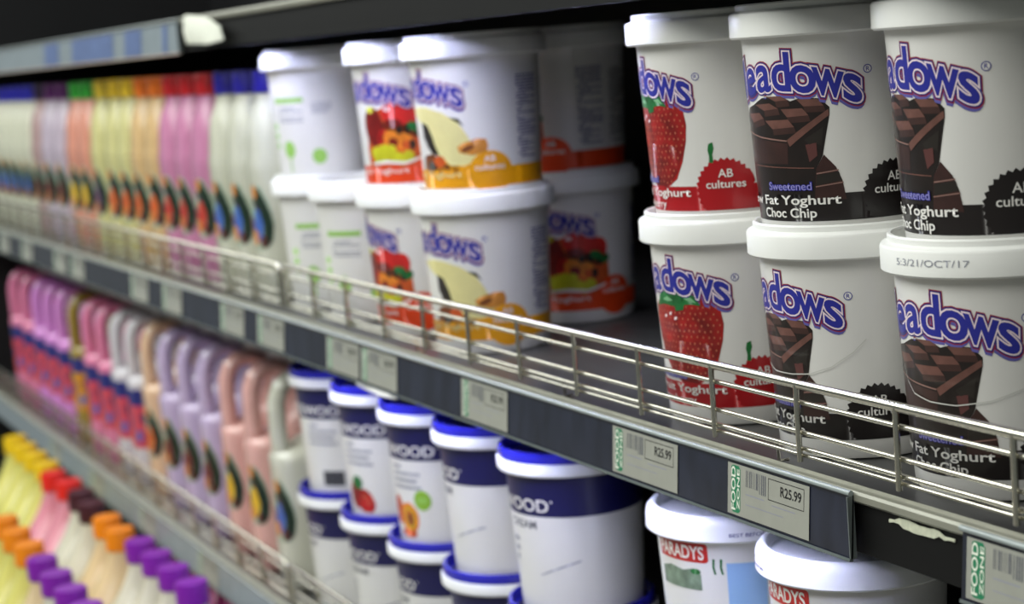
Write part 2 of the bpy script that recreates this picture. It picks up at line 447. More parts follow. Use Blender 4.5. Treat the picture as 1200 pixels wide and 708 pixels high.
def fruit_pic(body):
    P = Print()
    P.poly([(-54, 27), (-54, 44), (-50, 60), (-46, 76), (-30, 80), (-8, 80), (8, 74), (11, 56), (12, 40), (13, 27)], I_pe2, 0)
    P.poly(ell(-14, 60, 24, 11), I_seedk, 0)
    P.poly(ell(-30, 52, 8, 9), I_plum, 1)
    P.poly(ell(-42, 64, 12, 18), I_app, 1); P.poly(ell(-44, 79, 5, 3), I_gr, 2)
    for a in ((-20, 75.3, 11.1, 9.3), (-7.5, 73.7, 10, 9.3), (3, 69.1, 7.5, 9.3)): P.poly(ell(*a), I_plum, 2)
    P.poly(ell(-20, 66, 9, 4), I_app, 3); P.poly(ell(-25, 79, 3, 2), I_pink, 3)
    P.poly(ell(0, 62, 7, 4, 16, -.4), I_leaf, 4); P.poly(ell(8, 58, 5, 3.4, 16, .6), I_leaf, 4)
    P.poly(ell(-23, 53, 8, 7.4), I_pe, 4); P.poly(ell(-21, 49, 5, 4), I_app, 5)
    P.poly(ell(-10.4, 49, 8, 8), I_pe, 5); P.poly(ell(-9, 46, 4, 4), I_pe2, 6); P.poly(ell(1, 45.2, 9, 8), I_pe2, 5); P.poly(ell(-3, 46, 3.4, 4.4), I_seedk, 6)
    for a in ((-37, 41.4), (-31, 43), (-28.8, 38.3), (-22, 37), (-17, 35), (-13.5, 33), (-7.4, 36), (-33, 36), (-43, 40), (-40, 35), (-24, 42)): P.poly(ell(a[0], a[1], 5.4, 5.2, 14), I_gr, 6)
    P.poly([(-48, 31), (-30, 33), (-10, 31), (8, 36), (8, 34), (-10, 28.5), (-30, 30), (-48, 29)], I_white, 7)
    P.build('fruit_picture', body, tubmap)

def mango_pic(body):
    P = Print()
    P.poly([(-34, 27), (-26, 36), (-10, 38), (8, 40), (20, 38), (24, 27)], I_band_y, 0)
    P.poly([(-56, 26), (-51, 40), (-37.5, 42), (-21.6, 33), (-10, 30), (-10, 24), (-48, 24)], I_br, 0)
    P.poly([(-68, 79), (-52, 81.5), (-37.5, 80.4), (-21.6, 76), (-8.4, 68.6), (-.7, 56.7), (4.5, 46), (8.3, 34.5), (-5.3, 30.6), (-18.1, 31.6), (-29, 40.5), (-33.1, 47.8), (-42, 60), (-47.9, 67.1), (-59.5, 73)], I_cream, 1)
    P.poly([(-47.9, 68.6), (-39.8, 65.6), (-35, 56), (-33.1, 49.3), (-29, 40), (-37.5, 41.9), (-44, 48), (-47.9, 55.2)], I_seedk, 2)
    P.poly([(-14.8, 71.8), (-6.8, 70.3), (-2, 63.4), (-6.8, 66.6)], I_seedk, 2)
    P.poly([(-10, 46.4), (-4, 50), (.8, 50.8), (8, 53), (15.1, 52.3), (17, 47), (15.8, 41.9), (3.8, 39), (-8.4, 41.9)], I_stone, 2)
    P.poly(ell(-1, 45, 6, 2.4, 14, .3), I_br, 3)
    P.poly(ell(-30, 35, 7, 5), I_pe2, 1); P.poly(ell(-40, 31, 6, 4), I_seedk, 1)
    P.build('mango_picture', body, tubmap)

def band(body, colr, spikes=True, side=None):
    P = Print()
    n = 60
    P.poly([(-165, 12)] + [(-165 + 330 * i / n, 12) for i in range(1, n)] + [(165, 12), (165, 28)] + [(165 - 330 * i / n, 28) for i in range(1, n)] + [(-165, 28)], colr, 0)
    if spikes: P.poly(badge_poly(17, 25.5, 20.5), colr, 1)
    else: P.poly(ell(18, 24, 19.5, 18, 40), colr, 1)
    P.build('label_band', body, tubmap)

def words(body, lines):
    P = Print()
    for (t, u0, u1, v, h, mt, off) in lines:
        if t == 'Sweetened': P.text(t, u0, u1, v, h, mt, 9, .06); P.text(t, u0, u1, v, h, I_lav, 10, .0)
        else: P.text(t, u0, u1, v, h, mt, 9, off)
    P.build('product_lettering', body, tubmap)
    P = Print()
    P.text('AB', 12.6, 22.2, 33.2, 5.2, I_white, 9, .012)
    P.text('cultures', 4.2, 30.4, 26.4, 5.0, I_white, 9, .012)
    P.build('badge_lettering', body, tubmap)

def small_print(body, u0, u1, v0, v1, mt, step=2.6, seed=1, name='small_print'):
    random.seed(seed); P = Print(); v = v0
    while v < v1:
        u = u0 + random.choice((0, 0, 1, 3))
        while u < u1 - 1:
            L = random.uniform(1.5, 5); P.poly(rect(u, min(u + L, u1), v, v + step * .5), mt, 1); u += L + .9
            if random.random() < .08: break
        v += step
    P.build(name, body, tubmap)

def meadow_tub(kind):
    t = empty('yoghurt_tub'); b = tub_body(t); tub_lid(t)
    if kind == 'choc':
        choc_pic(b); band(b, I_band_k)
        words(b, [('Sweetened', -66, -33.5, 30.6, 4.4, I_blue, .03), ('Low Fat Yoghurt', -97, -16.2, 22.0, 5.3, I_white, .018), ('Choc Chip', -73.5, -31.5, 14.4, 5.3, I_white, .018)])
    elif kind == 'straw':
        berry_pic(b); band(b, I_band_r)
        words(b, [('Sweetened', -72, -38, 30.6, 4.2, I_blue, .03), ('Low Fat Fruit Yoghurt', -119, -7.6, 21.6, 5.2, I_white, .016), ('Strawberry', -76, -31, 14.2, 5.0, I_white, .006)])
    elif kind == 'mango':
        mango_pic(b); band(b, I_band_y, False)
        words(b, [('Low Fat Fruit Yoghurt', -116, -8, 21.6, 5.0, I_cream, .01)])
    else:
        fruit_pic(b); band(b, I_band_o, False)
        words(b, [('Low Fat Fruit Yoghurt', -116, -8, 21.0, 5.0, I_white, .01)])
    brand(b)
    small_print(b, 45, 70, 34, 104, I_blue2, seed=11); small_print(b, 78, 126, 34, 100, I_grey, seed=12, name='nutrition_panel')
    return t
PROTO = {}
def place(kind, maker, X, Y, Z, delta, label, group, cat='tub'):
    """delta = where the right end of the front lettering sits, degrees to the right of the line to the camera-side aisle point"""
    if kind not in PROTO:
        t = maker(); PROTO[kind] = t
    else:
        t = copy_tree(PROTO[kind])
    t.location = (X, Y, Z)
    al = math.atan2(CAM.y - Y, CAM.x - X)
    t.rotation_euler = (0, 0, al + R_(delta) + math.pi / 2)
    tag(t, label, cat, group)
    return t
X0, DX, Y1 = -.8385, .1344, .0764
G1 = 'fruit and chocolate yoghurt tubs on the middle shelf'
mk = lambda k: (lambda: meadow_tub(k))
U = HS + .0002
c1 = place('choc', mk('choc'), X0 + 5 * DX, Y1, 0, -6.2, 'lower chocolate-chip yoghurt tub behind the fence, next to the strawberry tub', G1)
c2 = place('choc', mk('choc'), X0 + 6 * DX, Y1, 0, 11, 'lower chocolate-chip yoghurt tub with a date stamped on its lid', G1)
place('choc', mk('choc'), X0 + 5 * DX - .005, Y1, U, 15.9, 'upper chocolate-chip yoghurt tub standing next to the strawberry tub', G1)
place('choc', mk('choc'), X0 + 6 * DX + .003, Y1, U, -6.1, 'upper chocolate-chip yoghurt tub at the right edge of the picture', G1)
place('straw', mk('straw'), X0 + 4 * DX, Y1, 0, -3.1, 'lower strawberry yoghurt tub behind the fence, red label band', G1)
place('straw', mk('straw'), X0 + 4 * DX, Y1, U, -21.2, 'upper strawberry yoghurt tub with red cultures badge, on another tub', G1)
place('mango', mk('mango'), X0 + DX, Y1, 0, -4.2, 'lower yoghurt tub with yellow band and cream fruit, behind the fence', G1)
place('mango', mk('mango'), X0 + DX + .0046, Y1, U, -11.3, 'upper yoghurt tub with yellow band and cream fruit, stacked on its twin', G1)
place('fruit', mk('fruit'), X0, Y1, 0, -29.8, 'lower mixed-fruit yoghurt tub with orange band, behind the fence', G1)
place('fruit', mk('fruit'), X0, Y1, U, -2.8, 'upper mixed-fruit yoghurt tub with orange band, beside the yellow-band tub', G1)
place('fruit', mk('fruit'), -.785, .205, 0, 19, 'lower mixed-fruit yoghurt tub standing in shadow in the second row', G1)
place('fruit', mk('fruit'), -.785, .205, U, -38, 'upper mixed-fruit yoghurt tub standing in shadow in the second row', G1)
# thin pale arc line on the lower chocolate tubs
I_arc = ink('pale_arc', (205, 205, 200))
def arc_line(t, pts):
    b = [c for c in t.children if c.name.startswith('body')][0]
    P = Print()
    for (a, c) in zip(pts, pts[1:]): P.poly([(a[0], a[1] - .35), (c[0], c[1] - .35), (c[0], c[1] + .35), (a[0], a[1] + .35)], I_arc, 14)
    P.build('pale_arc', b, tubmap)
arc_line(c1, [(-72, 60), (-66.6, 53.5), (-54.8, 50.6), (-37.4, 50.7), (-23.8, 51.8), (-9.6, 56.4), (3.5, 64.9), (11.3, 72.6)])
arc_line(c2, [(-76, 70), (-72.8, 61.2), (-66.1, 55.2), (-52.7, 52.5), (-35.4, 51.9), (-16.6, 54.9), (0, 61)])
# date stamp on one lid only
lidc = [c for c in c2.children if c.name.startswith('lid')][0]
P = Print(); 
da = -10 - 64   # local angle offset: degrees from local front to stamp start
P.text('5:3/21/OCT/17', RREF * R_(da + 7), RREF * R_(da + 50), 126.6, 3.6, I_lgrey, 1, -.002)
P.build('date_stamp', lidc, lidmap)

# plain white tubs with green print
def green_tub():
    t = empty('yoghurt_tub'); b = tub_body(t); tub_lid(t)
    P = Print()
    for shape in ([rect(-46, -6, 86, 91)], [ell(-52, 42, 4.5, 3.6, 12)], [ell(-52, 52, 4.5, 3.6, 12)], [ell(-52, 62, 4.5, 3.6, 12)], [ell(-30, 38, 8, 9, 16), rect(-31, -29, 14, 30)], [ell(6, 30, 8, 8, 16)]):
        P = Print()
        for q in shape: P.poly(q, I_lime, 1)
        P.build('green_print', b, tubmap)
    small_print(b, -40, -8, 66, 80, I_lgrey, 3.4, 21, 'grey_print'); small_print(b, 2, 24, 74, 84, I_lgrey, 3, 22, 'grey_print')
    return t
G2 = 'white tubs with green print'
place('green', green_tub, X0 - DX, Y1, 0, -8, 'white tub with green print directly beside the mixed-fruit tub', G2)
place('green', green_tub, -1.1000, Y1 + .004, 0, 2, 'lower white tub with green print nearest the capped jugs', G2)
place('green', green_tub, -1.1000, Y1 + .004, U, -16, 'upper white tub with green print, alone on top by the jugs', G2)

# navy-banded tubs
blue_lid_m = mat('lid_blue_plastic', (44, 42, 170), .2, noise=.05, scale=40, coat=.5)
navy_m = I_navy
navy_lid_m = mat('lid_floor_navy', (14, 14, 58), .4, noise=.1, scale=40)
def navy_tub(kind):
    t = empty('cream_tub'); b = tub_body(t)
    lathe('rim', [(RB1 + .0012, .1206), (RL - .0012, .1196), (RL, .1212), (RL, .1288), (RL - .0006, .1298), (.0576, .1299), (.0576, .1206), (RB1 + .0012, .1206)], lid_white, t, 84, cap=False)
    lathe('lid', [(.0540, .1285), (.0572, .1300), (.0606, .1302), (.0612, .1308), (.0610, .1362), (.0600, .1380), (.0582, .1386), (.0574, .1380), (.0560, .1302), (.054, .1293), (.001, .1293)], blue_lid_m, t, 96, ribs=([3, 4], .0008))
    lathe('lid_floor', [(.0536, .12935), (.0530, .1297), (.0500, .1298), (.001, .1298)], navy_lid_m, t, 64)  # darker navy disc over the recessed blue lid floor
    lathe('label_band', [(rad(86) + .0002, .0860), (rad(119) + .0002, .119)], navy_m, b, 72, cap=False)
    P = Print(); P.text('LANCEWOOD', -106, -1.2, 90.0, 9.8, I_white, 4, .012)
    P.poly(ell(1.6, 98.6, 1, 1, 10), I_white, 4)
    P.build('brand_lettering', b, tubmap)
    if kind == 'plain':
        P = Print(); P.text('CREAM', -46, -14, 75.2, 6.6, I_grey, 1, .012)
        P.build('product_lettering', b, tubmap); P = Print()
        P.poly([(-14, 38), (0, 43.6), (12, 47.6), (22, 50.4), (22, 49), (12, 46), (0, 42), (-14, 37)], I_lgrey, 1)
        P.build('swoosh_print', b, tubmap)
        small_print(b, -48, -26, 46, 70, I_lgrey, 8, 31, 'grey_print')
    else:
        small_print(b, -56, -18, 58, 84, I_lgrey, 6.5, 33, 'grey_print')
    if kind == 'straw':
        P = Print()
        P.poly(ell(-42, 40, 8, 7, 16), I_leaf, 4); P.poly(ell(-47, 27, 11, 14), I_straw2, 1); P.poly(ell(-34, 22, 12, 12), I_straw, 2); P.poly(ell(-28, 19, 8, 9), I_plum, 3); P.poly(ell(-33, 26, 2.4, 1.6), I_seed, 4); P.poly(ell(-28, 21, 1.6, 1.2), I_seed, 4)
        P.build('strawberry_picture', b, tubmap)
    if kind == 'peach':
        P = Print()
        P.poly(ell(-54, 36, 9, 14), I_pe2, 1); P.poly(ell(-37, 30, 13, 15), I_pe, 2); P.poly(ell(-36, 30, 8, 10.5), I_gr, 3); P.poly(ell(-36, 30, 6.8, 9), I_pe, 4); P.poly(ell(-35, 29, 3.8, 6.4), I_br, 5); P.poly(ell(-40, 15, 12, 4), I_pe2, 3)
        P.poly(ell(-17.9, 48, 9.5, 9.5, 28), I_green, 2); P.poly(ell(-17.9, 48, 6, 2.6, 20), I_lime, 3)
        P.build('peach_picture', b, tubmap)
    if kind == 'back':
        P = Print(); P.poly(rect(-40, -14, 14, 30), I_grey, 1)
        for i in range(9): P.poly(rect(-39 + i * 2.7, -38 + i * 2.7 + (i % 3) * .4, 15, 29), I_black, 2)
        P.build('barcode', b, tubmap)
    return t
mn = lambda k: (lambda: navy_tub(k))
LZ = -.330
G3 = 'navy-banded tubs on the lower shelf'
YL = .0763
up = LZ + .1300
place('n_plain', mn('plain'), -.567, YL, up, -23.5, 'navy-banded tub lettered CREAM, nearest the tub with the red sign', G3, 'tub')
place('n_plain', mn('plain'), -.704, YL, up, -46.8, 'navy-banded tub with plain white front, directly right of the peach tub', G3)
place('n_peach', mn('peach'), -.834, YL, up, -11.3, 'navy-banded tub with a halved peach and a round green badge', G3)
place('n_straw', mn('straw'), -.965, YL, up, -9.1, 'navy-banded tub with strawberries printed on its front', G3)
place('n_back', mn('back'), -1.095, YL, up, 2, 'navy-banded tub with a barcode turned to the front, beside a jug', G3)
place('n_plain', mn('plain'), -.571, YL, LZ, -30, 'bottom navy-banded tub under the one lettered CREAM nearest the red sign', G3)
place('n_plain', mn('plain'), -.708, YL, LZ, -45, 'bottom navy-banded tub under the plain tub, mostly hidden', G3)
place('n_plain', mn('plain'), -.8385, YL, LZ, -44, 'bottom navy-banded tub under the peach tub', G3)
place('n_plain', mn('plain'), -.9695, YL, LZ, -30, 'bottom navy-banded tub under the strawberry tub', G3)
place('n_plain', mn('plain'), -1.0995, YL, LZ, -46, 'bottom navy-banded tub under the barcode tub, beside a jug', G3)

J_farm = ink('farm_green', (120, 140, 120), noise=.4, scale=120)
# white tubs with a red sign label
def red_tub():
    t = empty('cream_tub'); b = tub_body(t)
    lathe('lid', [(RB1 + .0012, .1196), (RL - .001, .1190), (RL + .0004, .1205), (RL, .1300), (RL - .001, .1330), (RL - .003, .1355), (RL - .0055, .1366), (.0555, .1362), (.0545, .1345), (.0540, .1300), (.0530, .1293), (.001, .1293)], lid_white, t, 84)
    P = Print()
    def rr(u0, u1, v0, v1, r):
        pts = []
        for cx, cy, a0 in ((u1 - r, v1 - r, 0), (u0 + r, v1 - r, 90), (u0 + r, v0 + r, 180), (u1 - r, v0 + r, 270)):
            for i in range(5): a = R_(a0 + i * 22.5); pts.append((cx + r * math.cos(a), cy + r * math.sin(a)))
        return pts
    P.poly(rr(-44, 2, 103.5, 117, 2.5), I_sign, 1)
    P.text('PARADYS', -41.5, -1, 105.8, 8.8, I_white, 3, .022)
    P.build('brand_sign', b, tubmap)
    P = Print()
    P.poly([(-42, 84), (-42, 96), (-30, 99), (-18, 97), (-10, 99), (-4, 95), (-4, 84)], J_farm, 1); P.poly(ell(-8, 97, 4, 2), I_leaf, 2)
    for s in (5, 10): P.poly([(s, 107), (s + 1.5, 106.6), (s + 1, 101), (s + 2, 96), (s + .6, 96), (s - .5, 101)], I_leaf, 2)
    P.poly(rect(14, 40, 66, 104), I_sky, 1)
    P.build('farm_picture', b, tubmap)
    return t
G4 = 'white tubs with a red brand sign'
p0 = place('red', red_tub, -.320, YL, LZ + .1302, -24, 'white tub with a red brand sign and white lid under the price tags', G4)
p1 = place('red', red_tub, -.180, YL, LZ + .1302, -34, 'white-lidded tub to the right of the red-sign tub, lid only showing', G4)
place('red', red_tub, -.320, YL, LZ, 20, 'white tub on the shelf floor under the red-sign tub', G4)
place('red', red_tub, -.180, YL, LZ, 20, 'white tub on the shelf floor at the right, under another white lid', G4)
for t, off, s in ((p0, 19, 'BEST BEFORE'), ):
    l = [c for c in t.children if c.name.startswith('lid')][0]
    P = Print(); P.text(s, RREF * R_(off), RREF * R_(off + 24), 124, 2.4, I_blue2, 8, .0); P.build('date_stamp', l, lidmap)
l = [c for c in p1.children if c.name.startswith('lid')][0]
random.seed(5); P = Print(); u = RREF * R_(-60)
for i in range(12):
    L = random.uniform(.8, 2.4); P.poly(rect(u, u + L, 124 + random.uniform(0, .6), 125.4 + random.uniform(0, .8)), I_blue2, 8); u += L + random.uniform(.5, 1)
P.build('date_stamp', l, lidmap)

# ------------------------------------------------------------------ jugs
SEC = [(0, 0, .0315, .049), (.004, 0, .0345, .053), (.018, 0, .036, .055), (.045, 0, .036, .055), (.14, 0, .036, .055), (.150, 0, .036, .0555), (.1575, -.001, .0348, .053),
       (.163, -.011, .0332, .0425), (.170, -.0185, .0318, .0345), (.185, -.0225, .029, .0295), (.200, -.0238, .0255, .0255), (.213, -.024, .020, .020), (.221, -.024, .0166, .0166), (.228, -.024, .016, .016)]
def sq(a, b, t, n):
    c, s = math.cos(t), math.sin(t)
    return (a * math.copysign(abs(c) ** (2 / n), c), b * math.copysign(abs(s) ** (2 / n), s))
SEC2 = [q for q in SEC if q[0] <= .151] + [(.158, 0, .0345, .0525), (.168, 0, .031, .046), (.180, 0, .027, .038), (.194, 0, .0225, .029), (.208, 0, .0185, .0215), (.219, 0, .0165, .0170), (.228, 0, .016, .016)]
def jug_body(p, mt, sec):
    SEC = sec; N = 36; v, f = [], []
    for i, (z, yc, a, b) in enumerate(SEC):
        n = 3.4 if z <= .151 else max(2.0, 3.4 - (z - .151) / .05 * 1.4)
        for k in range(N):
            x, y = sq(a, b, 2 * math.pi * k / N, n); v.append((x, y + yc, z))
    for i in range(len(SEC) - 1):
        for k in range(N):
            k2 = (k + 1) % N; f.append((i * N + k, i * N + k2, (i + 1) * N + k2, (i + 1) * N + k))
    f.append(tuple(reversed(range(N)))); f.append(tuple((len(SEC) - 1) * N + k for k in range(N)))
    return obj('body', v, f, mt, p, True, angle=60)
# arc-length table of the straight-walled cross-section, starting at the -Y side, counter-clockwise (towards +X)
_per = [(0., (0, -.055))]; _last = Vector((0, -.055))
for i in range(1, 721):
    q = Vector(sq(.036, .055, -math.pi / 2 + 2 * math.pi * i / 720, 3.4)); _per.append((_per[-1][0] + (q - _last).length, tuple(q))); _last = q
PL = _per[-1][0]
def jugmap_off(off):
    def f(u, v, l):
        s = (u / 1000 + off) % PL
        lo, hi = 0, 720
        while hi - lo > 1:
            md = (lo + hi) // 2
            if _per[md][0] <= s: lo = md
            else: hi = md
        (s0, a), (s1, b) = _per[lo], _per[hi]
        t = (s - s0) / max(1e-9, s1 - s0); x, y = a[0] + (b[0] - a[0]) * t, a[1] + (b[1] - a[1]) * t
        nx, ny = (b[1] - a[1]), -(b[0] - a[0]); L = math.hypot(nx, ny) or 1
        return (x + nx / L * l, y + ny / L * l, v / 1000)
    return f
J_dk = ink('leaf_dark', (20, 44, 30)); J_or = ink('flame_orange', (206, 130, 50)); J_bl = ink('berry_blue', (62, 100, 180)); J_rd = ink('fruit_red', (190, 52, 40)); J_og = ink('fruit_orange', (216, 96, 34)); J_ye = ink('fruit_yellow', (228, 186, 40)); J_pu = ink('fruit_purple', (92, 50, 96)); J_mr = ink('maroon', (100, 28, 34)); J_nv = ink('label_navy', (34, 40, 120)); J_pr = ink('label_rose', (206, 72, 92)); J_am = ink('label_amber', (206, 140, 30)); J_gr = ink('label_mint', (150, 190, 160)); J_mint = ink('label_pale', (150, 168, 148))
def jug(body_c, cap_c, fruit, style, flip):
    """flip: 0 handle at the back, 1 handle towards the aisle, 2 plain bottle without a handle"""
    t = empty('drink_jug')
    bm_ = mat('jug_%02x%02x%02x' % body_c, body_c, .2, noise=.04, scale=20, coat=.3, sss=.15)
    cm_ = mat('cap_%02x%02x%02x' % cap_c, cap_c, .35, noise=.04, scale=60)
    plain = flip == 2
    b = jug_body(t, bm_, SEC2 if plain else SEC)
    if not plain: tube('handle', [(0, -.014, .2185), (0, -.002, .2300), (0, .013, .2380), (0, .028, .2375), (0, .0385, .2290), (0, .0440, .2150), (0, .0450, .1960), (0, .0450, .176), (0, .0445, .160), (0, .043, .148)],
         .0095, bm_, t, 12, ry=.0140)
    c = lathe('cap', [(.0170, .2262), (.0182, .2272), (.0182, .2492), (.0170, .2515), (.001, .2516)], cm_, t, 40, ribs=([1, 2], .0006))
    c.location = (0, 0 if plain else -.024, 0)
    s1 = .014 if flip in (0, 2) else PL / 2 + .014     # label centre: right front corner as seen from the aisle
    for k, off in enumerate((s1,)):
        P = Print()
        if style == 'leaf':
            P.poly([(-26, 72), (-24, 100), (-14, 120), (-2, 129), (8, 125), (17, 108), (21, 88), (19, 70), (12, 59), (-6, 56), (-18, 60)], J_mint, 0)
            P.poly([(-16, 108), (-4, 124), (4, 124), (12, 112), (18, 96), (20, 82), (17, 66), (10, 60), (6, 62), (8, 84), (2, 100), (-8, 106)], J_dk, 4)
            P.poly(ell(-8, 120, 7, 8, 16, .4), J_or, 5)
            P.poly(ell(-2, 104, 10, 6, 16), J_pu, 2)
            P.poly(ell(-5, 84, 12, 18, 20), fruit, 3); P.poly(ell(-14, 70, 9, 9, 16), J_or, 4); P.poly(ell(-20, 84, 5, 10, 16), J_mr, 3); P.poly(ell(6, 66, 6, 7, 14), J_mr, 4); P.poly(ell(-14, 96, 5, 8, 14), J_gr, 3)
        else:
            P.poly(rect(-44, 34, 118, 142), J_nv, 0); P.poly(rect(-44, 34, 56, 118), fruit, 0)
            P.poly(ell(-14, 92, 9, 12), J_nv, 1); P.poly(ell(10, 74, 6, 9), J_bl, 1); P.poly(ell(-28, 70, 7, 9), J_am, 1); P.poly(ell(20, 100, 6, 8), J_pu, 1)
        P.build('label', b, jugmap_off(off), step=5.)
    return t
JP = {}
def put_jug(X, Y, Z, body_c, cap_c, fruit, style, flip, label, group):
    key = (body_c, cap_c, fruit.name, style, flip)
    if key in JP: t = copy_tree(JP[key])
    else: t = jug(*key[:2], fruit, style, flip); JP[key] = t
    t.location = (X, Y, Z); t.rotation_euler = (0, 0, math.pi if flip == 1 else 0.)
    t.rotation_euler.z += R_(random.uniform(-3, 3))
    tag(t, label, 'jug', group)
    return t
ORD = ['first', 'second', 'third', 'fourth', 'fifth', 'sixth', 'seventh', 'eighth', 'ninth', 'tenth', 'eleventh', 'twelfth', 'thirteenth', 'fourteenth', 'fifteenth', 'sixteenth', 'seventeenth', 'eighteenth', 'nineteenth', 'twentieth', 'twenty-first', 'twenty-second']
W_ = (196, 197, 180); PK = (192, 128, 164); YE = (196, 192, 138); OR_ = (202, 172, 126); RD = (204, 142, 124); LI = (180, 168, 184); BRN = (168, 142, 142)
random.seed(9)
mid = [((W_), (34, 26, 150), J_bl, 'white', 'blue')] * 3 + [((PK), (196, 24, 34), J_rd, 'pink', 'red')] * 3 + [((OR_), (226, 112, 24), J_og, 'cream', 'orange')] * 2 + \
      [((YE), (216, 180, 34), J_og, 'pale yellow', 'yellow')] * 2 + [((YE), (206, 178, 44), J_pu, 'pale yellow', 'mustard')] + [((RD), (44, 160, 50), J_ye, 'salmon', 'green')] * 2 + [((LI), (84, 20, 96), J_mr, 'mauve', 'purple')] * 2 + \
      [((BRN), (40, 24, 60), J_mr, 'greyish pink', 'dark violet')] + [((W_), (40, 40, 190), J_bl, 'white', 'bright blue')] * 6
GJ1 = 'colour-capped jugs along the middle shelf'
XM = [-1.2005, -1.274, -1.3475, -1.425, -1.499, -1.574, -1.649, -1.723, -1.797, -1.872, -1.960, -2.048, -2.126, -2.222, -2.316, -2.40, -2.488, -2.57, -2.65, -2.73, -2.81, -2.89]
for i, (bc, cc, fr, bn, cn) in enumerate(mid):
    put_jug(XM[i], .0800, .0003, bc, cc, fr, 'leaf', False, '%s jug with %s cap, %s from the tubs on the middle shelf' % (bn, cn, ORD[i]), GJ1)
GJ2 = 'handled jugs along the lower shelf'
WC = (226, 226, 228)
LL = (196, 178, 214); PI = (226, 176, 170); PE = (226, 190, 158); WH = (210, 206, 214); PK2 = (222, 130, 168); OL = (150, 128, 56); HP = (214, 140, 214)
low = [(-1.192, (206, 206, 192), J_bl, 'leaf', 'white'), (-1.285, PI, J_ye, 'leaf', 'salmon pink'), (-1.374, PI, J_ye, 'leaf', 'salmon pink'), (-1.466, LL, J_mr, 'leaf', 'lilac'), (-1.558, LL, J_mr, 'leaf', 'lilac'), (-1.650, LL, J_mr, 'leaf', 'lilac'),
       (-1.738, PE, J_og, 'leaf', 'peach'), (-1.826, WH, J_pr, 'block', 'off-white'), (-1.914, WH, J_pr, 'block', 'off-white'), (-2.004, PK2, J_pr, 'block', 'rose pink'), (-2.092, PK2, J_pr, 'block', 'rose pink'), (-2.190, OL, J_am, 'block', 'olive caramel'),
       (-2.290, HP, J_pr, 'block', 'orchid pink'), (-2.385, HP, J_pr, 'block', 'orchid pink'), (-2.48, HP, J_pr, 'block', 'orchid pink'), (-2.58, PK2, J_pr, 'block', 'rose pink'), (-2.68, PK2, J_pr, 'block', 'rose pink')]
for i, (x, bc, fr, st, bn) in enumerate(low):
    put_jug(x - .02 - .045 * (-x - 1.2), .0760, LZ + .0003, bc, WC, fr, st, True, '%s handled jug, %s on the lower shelf counted from the navy-banded tubs' % (bn, ORD[i]), GJ2)
GJ3 = 'bottles in the bottom well'
CRm = (224, 200, 160); WM = (216, 212, 196); PK3 = (228, 150, 168); YL3 = (220, 214, 120)
PU = (130, 30, 168); OG = (244, 140, 16); BN = (70, 30, 40); RC = (232, 40, 30); YC = (240, 200, 20)
deep = [(-1.186, -.092, WM, PU, 'off-white', 'purple'), (-1.260, -.092, WM, PU, 'off-white', 'purple'), (-1.334, -.092, WM, PU, 'off-white', 'purple'), (-1.406, -.093, WM, PU, 'off-white', 'purple'), (-1.480, -.100, CRm, OG, 'cream', 'orange'), (-1.555, -.098, CRm, OG, 'cream', 'orange'),
        (-1.650, -.096, WM, BN, 'off-white', 'brown'), (-1.730, -.092, WM, BN, 'off-white', 'brown'), (-1.807, -.092, PK3, RC, 'pink', 'red'), (-1.882, -.098, PK3, RC, 'pink', 'red'), (-1.958, -.092, YL3, YC, 'pale yellow', 'yellow'), (-2.04, -.092, YL3, YC, 'pale yellow', 'yellow'), (-2.12, -.092, YL3, YC, 'pale yellow', 'yellow'), (-2.20, -.092, YL3, YC, 'pale yellow', 'yellow'),
        (-1.178, -.209, WM, PU, 'off-white', 'purple'), (-1.254, -.209, WM, PU, 'off-white', 'purple'), (-1.330, -.209, WM, PU, 'off-white', 'purple'), (-1.409, -.209, CRm, PU, 'cream', 'purple'), (-1.488, -.209, YL3, OG, 'pale yellow', 'orange'), (-1.57, -.209, YL3, OG, 'pale yellow', 'orange'), (-1.65, -.209, YL3, OG, 'pale yellow', 'orange')]
nrow = {}
for i, (x, y, bc, cc, bn, cn) in enumerate(deep):
    r = 'front' if y < -.15 else 'second'
    n = nrow.get(r, 0); nrow[r] = n + 1
    put_jug(x, y, -.5437, bc, cc, J_og, 'leaf', 2, '%s bottle with %s cap in the bottom well, %s from right, %s row' % (bn, cn, ORD[n], r), GJ3)
for k, x in enumerate((-1.36, -1.44, -1.52, -1.60, -1.68, -1.76, -1.84)):
    t = put_jug(x, .060, -.5437, (190, 70, 140), (206, 70, 160), J_mr, 'leaf', 2, 'small magenta bottle in the rearmost row of the bottom well, %s from the right' % ORD[k], GJ3)
    t.scale = (.66, .66, .66)

